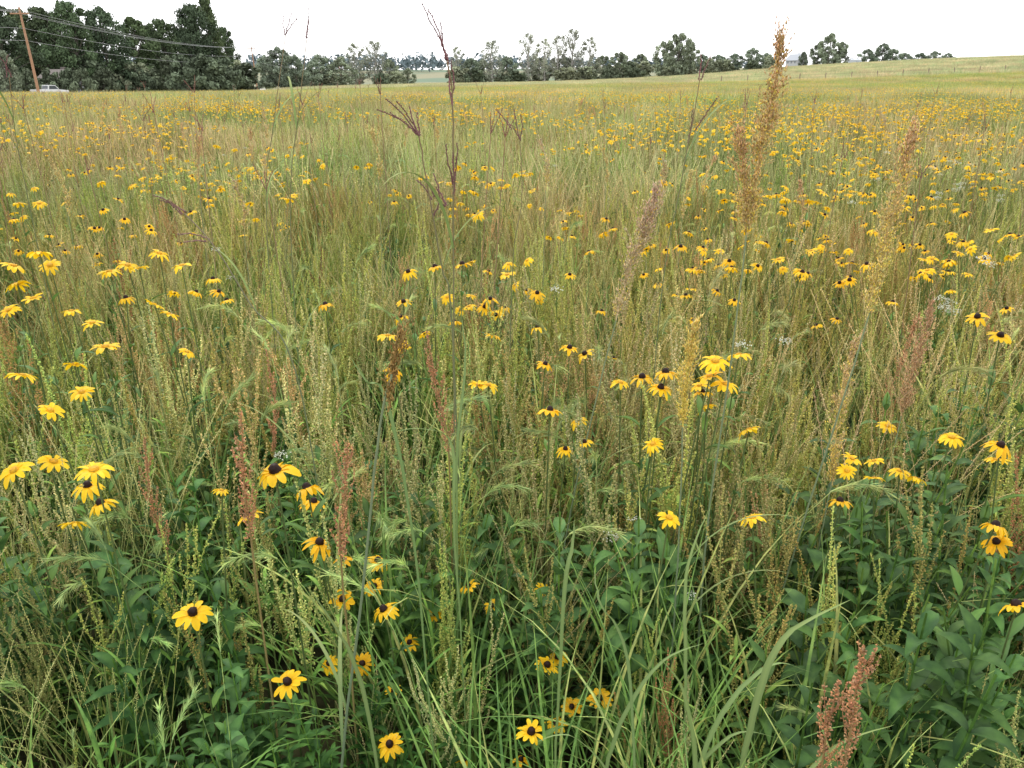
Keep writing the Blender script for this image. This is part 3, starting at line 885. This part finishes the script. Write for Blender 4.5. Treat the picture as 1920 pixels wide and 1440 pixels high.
T = {  # mid and pale crowns: distance haze is painted into the paler leaf colours
 'dark1': tree_mesh('oak_crown', 18, 6.5, .24, 15000, (.085, .12, .058), BK, 46, .08, 1, 1),
 'dark2': tree_mesh('oak_crown', 18, 5.5, .24, 14000, (.10, .14, .062), BK, 42, .10, 1, 2),
 'dark3': tree_mesh('oak_crown', 18, 7.5, .25, 16000, (.075, .108, .060), BK, 50, .05, 1, 3),
 'mid1': tree_mesh('tree_crown', 10, 4.2, .24, 5600, (.23, .265, .175), BK, 32, .10, .85, 4),
 'mid2': tree_mesh('tree_crown', 10, 4.8, .24, 5600, (.17, .21, .145), BK, 32, .06, 1, 5),
 'pale1': tree_mesh('cottonwood_crown', 14, 4.4, .2, 4200, (.29, .31, .22), BKL, 34, .12, .55, 6),
 'pale2': tree_mesh('cottonwood_crown', 14, 5.0, .2, 4200, (.27, .29, .21), BKL, 34, .15, .46, 7),
 'bush': tree_mesh('shrub_crown', 5, 3.2, .22, 3600, (.125, .155, .095), BK, 22, .02, 1, 8),
 'bushp': tree_mesh('shrub_crown', 5, 3.4, .22, 3600, (.23, .255, .16), BK, 22, .02, 1, 9),
}
def tree(kind, bear, dist, ht, wk=1.0):
    me = T[kind]; base = {'d': 18, 'm': 10, 'p': 14, 'b': 5}[kind[0]]
    x = (bear - 960) / 1667 * dist
    nm = {'d': 'oak_tree', 'm': 'deciduous_tree', 'p': 'cottonwood_tree', 'b': 'shrub'}[kind[0]]
    ob = bpy.data.objects.new(nm, me); COL.objects.link(ob)
    s = ht / base
    ob.location = (x, dist, H(x, dist) - .1); ob.scale = (s * wk, s * wk, s); ob.rotation_euler = (0, 0, R.uniform(0, 6.28))
# left dark group
for a in [('dark2', -60, 150, 15.5, 1), ('dark3', 5, 170, 17, 1.0), ('dark1', 95, 185, 17, 1.0), ('dark1', 150, 178, 17.5, .95), ('dark3', 205, 185, 17, .9), ('dark2', 262, 195, 16, 1.1),
          ('dark1', 315, 205, 16, .95), ('dark3', 368, 215, 20, .75), ('dark2', 400, 222, 22, .75), ('dark1', 430, 235, 16, .7), ('dark3', 120, 215, 18, 1), ('dark2', 285, 225, 16, 1), ('dark1', 350, 240, 16, 1), ('dark2', 50, 200, 18, 1.1)]:
    tree(*a)
for i in range(20):
    b = 130 + i * 17.5 + R.uniform(-6, 6); tree(R.choice(['bush', 'bush', 'bushp']), b, R.uniform(172, 205), R.uniform(4, 7.5), R.uniform(.9, 1.4))
for b in (-25, 10): tree('mid1', b, 132, 7, .8)
for b in (50, 92, 128, 152): tree('bush', b, 146, 4.4, .9)
# middle distance rows
for a in [('mid2', 498, 280, 10, .8), ('mid2', 528, 270, 12, 1), ('mid2', 555, 275, 10, .9), ('mid2', 600, 290, 10.5, 1.2), ('mid1', 640, 290, 10, 1.2), ('pale1', 668, 300, 14.5, 1.1),
          ('pale2', 705, 300, 15.5, 1.1), ('mid1', 732, 305, 9.5, 1), ('mid1', 765, 310, 6.5, 1.2), ('pale1', 858, 300, 13, .9), ('mid2', 885, 300, 9, 1.1), ('pale2', 922, 300, 15, 1.1), ('mid1', 905, 305, 9, 1), ('mid2', 950, 305, 9.5, 1),
          ('pale2', 990, 300, 17, .8), ('pale1', 1020, 300, 15, .9), ('pale2', 1045, 300, 16, .8), ('pale2', 1072, 300, 18, .9), ('pale1', 1105, 300, 15, .9), ('mid1', 1010, 305, 9, 1.2), ('mid2', 1060, 305, 9, 1.2), ('mid1', 1130, 305, 9, 1.1),
          ('mid1', 1160, 310, 10, 1), ('mid1', 1200, 310, 9, 1), ('mid1', 1245, 290, 12, .9), ('mid1', 1268, 285, 14, .9), ('mid1', 1290, 290, 11.5, .9), ('mid2', 1315, 320, 7.5, 1.2), ('mid2', 1345, 320, 7, 1.3), ('mid2', 1375, 320, 7, 1.3), ('mid2', 1405, 320, 8.5, 1), ('mid2', 1432, 325, 6.5, 1.2),
          ('mid1', 1528, 390, 10.5, 1), ('mid1', 1548, 385, 14, 1), ('mid1', 1568, 390, 10.5, 1), ('mid2', 1502, 390, 7, .7), ('mid2', 1620, 430, 8.5, 1.3), ('mid2', 1648, 430, 11, 1.1), ('mid2', 1668, 430, 8.5, 1.2),
          ('mid2', 1690, 520, 9, 1.5), ('mid2', 1720, 520, 9, 1.5), ('mid2', 1745, 520, 10, 1.2), ('mid2', 1770, 520, 9, 1.2)]:
    tree(*a)
for i in range(26):
    b = 470 + i * 39 + R.uniform(-10, 10)
    if 775 < b < 845 or b > 1450: continue
    tree('bush' if R.random() < .4 else 'bushp', b, R.uniform(285, 315), R.uniform(4, 6.5), R.uniform(1.1, 1.8))
# far tree masses
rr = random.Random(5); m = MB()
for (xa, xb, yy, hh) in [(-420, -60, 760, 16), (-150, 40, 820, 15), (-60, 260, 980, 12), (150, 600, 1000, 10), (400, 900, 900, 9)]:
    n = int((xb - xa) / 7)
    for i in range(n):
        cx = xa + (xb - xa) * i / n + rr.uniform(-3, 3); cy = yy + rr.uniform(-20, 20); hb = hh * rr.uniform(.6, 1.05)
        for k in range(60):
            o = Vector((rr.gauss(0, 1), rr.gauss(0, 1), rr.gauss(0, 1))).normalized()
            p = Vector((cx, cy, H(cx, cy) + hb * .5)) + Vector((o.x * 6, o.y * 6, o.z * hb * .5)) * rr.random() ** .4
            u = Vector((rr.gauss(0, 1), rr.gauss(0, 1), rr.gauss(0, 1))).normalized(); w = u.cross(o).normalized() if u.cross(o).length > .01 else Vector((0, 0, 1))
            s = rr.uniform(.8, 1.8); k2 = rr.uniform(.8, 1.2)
            m.add([tuple(p + u * s), tuple(p + w * s), tuple(p - u * s), tuple(p - w * s)], [(0, 1, 2, 3)], (.17 * k2, .22 * k2, .24 * k2))  # bluish leaf colour stands in for haze over distance
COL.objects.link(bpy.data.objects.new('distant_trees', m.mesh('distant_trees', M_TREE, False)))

# ------------------------------------------------------------------ helpers for built things
def box_mesh(name, x0, x1, y0, y1, z0, z1, mat, bevel=0):
    vs = [(x, y, z) for x in (x0, x1) for y in (y0, y1) for z in (z0, z1)]
    fs = [(0, 1, 3, 2), (4, 6, 7, 5), (0, 4, 5, 1), (2, 3, 7, 6), (0, 2, 6, 4), (1, 5, 7, 3)]
    me = bpy.data.meshes.new(name); me.from_pydata(vs, [], fs); me.materials.append(mat); return me
def part(parent, name, me, bevel=0):
    ob = bpy.data.objects.new(name, me); COL.objects.link(ob); ob.parent = parent
    if bevel:
        b = ob.modifiers.new('b', 'BEVEL'); b.width = bevel; b.segments = 2
    return ob
def prism(name, pts, y0, y1, mat):
    n = len(pts)
    vs = [(x, y0, z) for x, z in pts] + [(x, y1, z) for x, z in pts]
    fs = [tuple(range(n)), tuple(range(2 * n - 1, n - 1, -1))] + [(i, i + n, (i + 1) % n + n, (i + 1) % n) for i in range(n)]
    me = bpy.data.meshes.new(name); me.from_pydata(vs, [], fs); me.materials.append(mat); return me
def empty(name, loc, rz=0):
    e = bpy.data.objects.new(name, None); COL.objects.link(e); e.location = loc; e.rotation_euler = (0, 0, rz); return e
WHITE = simple_mat('white_paint', (.58, .58, .58), .6, 4, .06)
SIDING = simple_mat('farmhouse_siding', (.42, .43, .44), .7, 4, .06)
GREYW = simple_mat('pale_siding', (.34, .35, .36), .7, 4, .06)
ROOFG = simple_mat('grey_shingle', (.33, .35, .38), .8, 6, .15)
ROOFB = simple_mat('dark_shingle', (.13, .11, .10), .8, 6, .15)
GLASS = simple_mat('dark_glass', (.05, .06, .07), .15, 2, .1)
GLASS2 = simple_mat('window_glass', (.20, .22, .24), .2, 2, .1)
WOOD = simple_mat('weathered_wood', (.24, .18, .13), .85, 5, .3)
POLEW = simple_mat('pole_wood', (.36, .20, .12), .85, 5, .3)
METAL = simple_mat('galvanised_metal', (.42, .44, .46), .45, 3, .08)
RUB = simple_mat('rubber', (.02, .02, .02), .8, 5, .1)
WIRE = simple_mat('wire', (.30, .30, .31), .6, 5, .1)
def house(loc, rz, w, d, h, rh, roofm, name='farmhouse', wall=None):
    e = empty(name, loc, rz)
    part(e, 'walls', prism('walls', [(-w / 2, 0), (w / 2, 0), (w / 2, h), (0, h + rh), (-w / 2, h)], -d / 2, d / 2, wall or SIDING))
    t = .2; k = rh / (w / 2); o = .45
    for s in (1, -1):
        pts_ = [(0, h + rh + .02), (s * (w / 2 + o), h - k * o + .02), (s * (w / 2 + o), h - k * o + t + .02), (0, h + rh + t + .02)]
        part(e, 'roof', prism('roof', pts_, -d / 2 - .4, d / 2 + .4, roofm))
    for zz in (1.0, 3.4):
        if zz + 1.3 > h: continue
        for xx in (-w * .3, w * .05, w * .3):
            for yy in (-d / 2 - .03, d / 2 + .03):
                part(e, 'window', box_mesh('window', xx - .4, xx + .4, yy - .03, yy + .03, zz, zz + 1.3, GLASS2))
        for yy in (-d * .3, 0, d * .3):
            for xx in (-w / 2 - .03, w / 2 + .03):
                part(e, 'window', box_mesh('window', xx - .03, xx + .03, yy - .4, yy + .4, zz, zz + 1.3, GLASS2))
    part(e, 'door', box_mesh('door', -w * .12, -w * .12 + .9, -d / 2 - .05, -d / 2 - .004, 0, 2.1, GLASS2))
    part(e, 'chimney', box_mesh('chimney', w * .15, w * .15 + .6, -.3, .3, h + rh * .3, h + rh + .6, roofm))
    return e
def at(bear, d): return ((bear - 960) / 1667 * d, d)
x, y = at(112, 158); house((x, y, H(x, y) - .3), 1.1, 5, 6, 2.7, 1.8, ROOFB, 'small_house', GREYW)
x, y = at(1489, 410); house((x, y, H(x, y) - 1.2), .5, 6, 7, 4.8, 2.4, ROOFG)
# grain bins
for b, dd in ((1592, 420), (1602, 423)):
    x, y = at(b, dd); e = empty('grain_bin', (x, y, H(x, y) - 1.5))
    ring = lambda r, z: [(r * math.cos(2 * pi * i / 24), r * math.sin(2 * pi * i / 24), z) for i in range(24)]
    vs = []; prof = [(1.9, 0)] + [(1.9 + (.05 if k % 2 else 0), .5 * k) for k in range(1, 10)] + [(2.0, 4.6), (.4, 5.6), (.4, 5.9)]
    for r_, z_ in prof: vs += ring(r_, z_)
    fs = [(j * 24 + i, j * 24 + (i + 1) % 24, (j + 1) * 24 + (i + 1) % 24, (j + 1) * 24 + i) for j in range(len(prof) - 1) for i in range(24)]
    fs.append(tuple(range((len(prof) - 1) * 24, len(prof) * 24)))
    me = bpy.data.meshes.new('bin'); me.from_pydata(vs, [], fs); me.materials.append(METAL); part(e, 'bin_body', me)

# pickup truck on the road
x, y = -71.0, 136; e = empty('pickup_truck', (x, y, H(x, y) + .1), math.radians(62))
body = [(-2.6, .45), (2.6, .45), (2.65, .75), (2.6, 1.02), (1.5, 1.12), (1.0, 1.16), (-2.6, 1.16)]
part(e, 'body', prism('body', body, -.95, .95, WHITE), .06)
part(e, 'cab', prism('cab', [(-.75, 1.16), (1.15, 1.16), (.55, 1.78), (-.6, 1.80)], -.82, .82, WHITE), .05)
for s in (-1, 1):
    part(e, 'side_window', prism('side_window', [(-.6, 1.22), (.92, 1.22), (.47, 1.70), (-.5, 1.72)], s * .825, s * .835, GLASS))
    for wx in (-1.75, 1.75):
        me = bpy.data.meshes.new('wheel'); n = 20
        vs = [(wx + r_ * math.cos(2 * pi * i / n), s * yy, .38 + r_ * math.sin(2 * pi * i / n)) for (r_, yy) in ((.2, .99), (.38, .98), (.38, .74)) for i in range(n)]
        fs = [(j * n + i, j * n + (i + 1) % n, (j + 1) * n + (i + 1) % n, (j + 1) * n + i) for j in range(2) for i in range(n)] + [tuple(range(n))]
        me.from_pydata(vs, [], fs); me.materials.append(RUB); part(e, 'wheel', me)
part(e, 'windshield', prism('windshield', [(1.12, 1.22), (1.14, 1.22), (.62, 1.72), (.60, 1.72)], -.72, .72, GLASS))
part(e, 'rear_window', prism('rear_window', [(-.77, 1.26), (-.75, 1.26), (-.63, 1.70), (-.66, 1.70)], -.66, .66, GLASS))
part(e, 'bumper', box_mesh('bumper', 2.66, 2.78, -.92, .92, .45, .65, METAL))
part(e, 'rear_bumper', box_mesh('rear_bumper', -2.75, -2.61, -.92, .92, .45, .65, METAL))

# utility poles + wires
poles = [(-53, -8), (-60.2, 112), (-67, 232), (-68, 352)]
tops = []
for (x, y) in poles:
    e = empty('utility_pole', (x, y, H(x, y)))
    m = MB(); tube(m, [(.35, 0, -.3), (.12, 0, 5), (-.22, 0, 11)], .19, .12, (.1,) * 3, (.1,) * 3, 10)
    me = m.mesh('pole', POLEW); part(e, 'pole', me)
    part(e, 'crossarm', box_mesh('crossarm', -1.35, .95, -.24, -.12, 10.2, 10.35, POLEW))
    for k in (-1.2, -.5, .8):
        m = MB(); tube(m, [(k, -.18, 10.35), (k, -.18, 10.5)], .05, .03, (.1,) * 3, (.1,) * 3, 8); part(e, 'insulator', m.mesh('insulator', METAL))
    tops.append((x, y, H(x, y)))
e = empty('power_lines', (0, 0, 0)); m = MB()
for (a, b) in zip(tops[:-1], tops[1:]):
    for off, zz in ((-1.2, 10.5), (-.5, 10.5), (.8, 10.5), (.0, 8.6), (.0, 7.2)):
        P = []
        for i in range(25):
            t = i / 24
            P.append((a[0] + (b[0] - a[0]) * t + off, a[1] + (b[1] - a[1]) * t - .18, a[2] + (b[2] - a[2]) * t + zz - 4 * 1.3 * t * (1 - t)))
        tube(m, P, .02, .02, (.1,) * 3, (.1,) * 3, 4)
part(e, 'wires', m.mesh('wires', WIRE))

# fence along the far edge of the meadow, on the right
m = MB(); prev = None
for i in range(17):
    x = 36 + i * 4.6; y = 153 + i * .35; z = H(x, y)
    lean = R.uniform(-.05, .05)
    tube(m, [(x, y, z - .1), (x + lean, y, z + 1.75)], .09, .08, (.2, .16, .12), (.24, .2, .16), 6)
    if prev:
        for h_ in (.7, 1.1, 1.5): tube(m, [(prev[0], prev[1], prev[2] + h_), (x, y, z + h_)], .012, .012, (.2,) * 3, (.2,) * 3, 3)
    prev = (x, y, z)
COL.objects.link(bpy.data.objects.new('wire_fence', m.mesh('wire_fence', WOOD)))

# ------------------------------------------------------------------ light
w = bpy.data.worlds.new('World'); scene.world = w; w.use_nodes = True
N, L = w.node_tree.nodes, w.node_tree.links
bg = N['Background']; sky = N.new('ShaderNodeTexSky'); sky.sky_type = 'NISHITA'; sky.sun_disc = False
EL, AZ = math.radians(52), math.radians(-25)     # cloud-veiled sun, ahead and slightly left
sky.sun_elevation = EL; sky.sun_rotation = AZ
mx = N.new('ShaderNodeMix'); mx.data_type = 'RGBA'; mx.inputs['Factor'].default_value = .9
mx.inputs['B'].default_value = (13.8, 13.9, 14.1, 1)
L.new(sky.outputs['Color'], mx.inputs['A']); L.new(mx.outputs['Result'], bg.inputs['Color'])
bg.inputs['Strength'].default_value = .15
sl = bpy.data.lights.new('sun', 'SUN'); sl.energy = 1.5; sl.angle = math.radians(14); sl.color = (1, .96, .9)
so = bpy.data.objects.new('sun', sl); COL.objects.link(so)
d = Vector((math.sin(AZ) * math.cos(EL), math.cos(AZ) * math.cos(EL), math.sin(EL)))
so.rotation_euler = d.to_track_quat('Z', 'Y').to_euler(); so.location = (0, 0, 30)

cam = bpy.data.cameras.new('camera'); co = bpy.data.objects.new('camera', cam); COL.objects.link(co)
cam.sensor_width = 36; cam.lens = 29.38; cam.clip_start = .05; cam.clip_end = 5000
co.location = (0, 0, 1.65); co.rotation_euler = (math.radians(70), 0, 0)
scene.camera = co
scene.view_settings.view_transform = 'Standard'; scene.view_settings.look = 'None'; scene.view_settings.exposure = 0
print('done', len(bpy.data.objects))
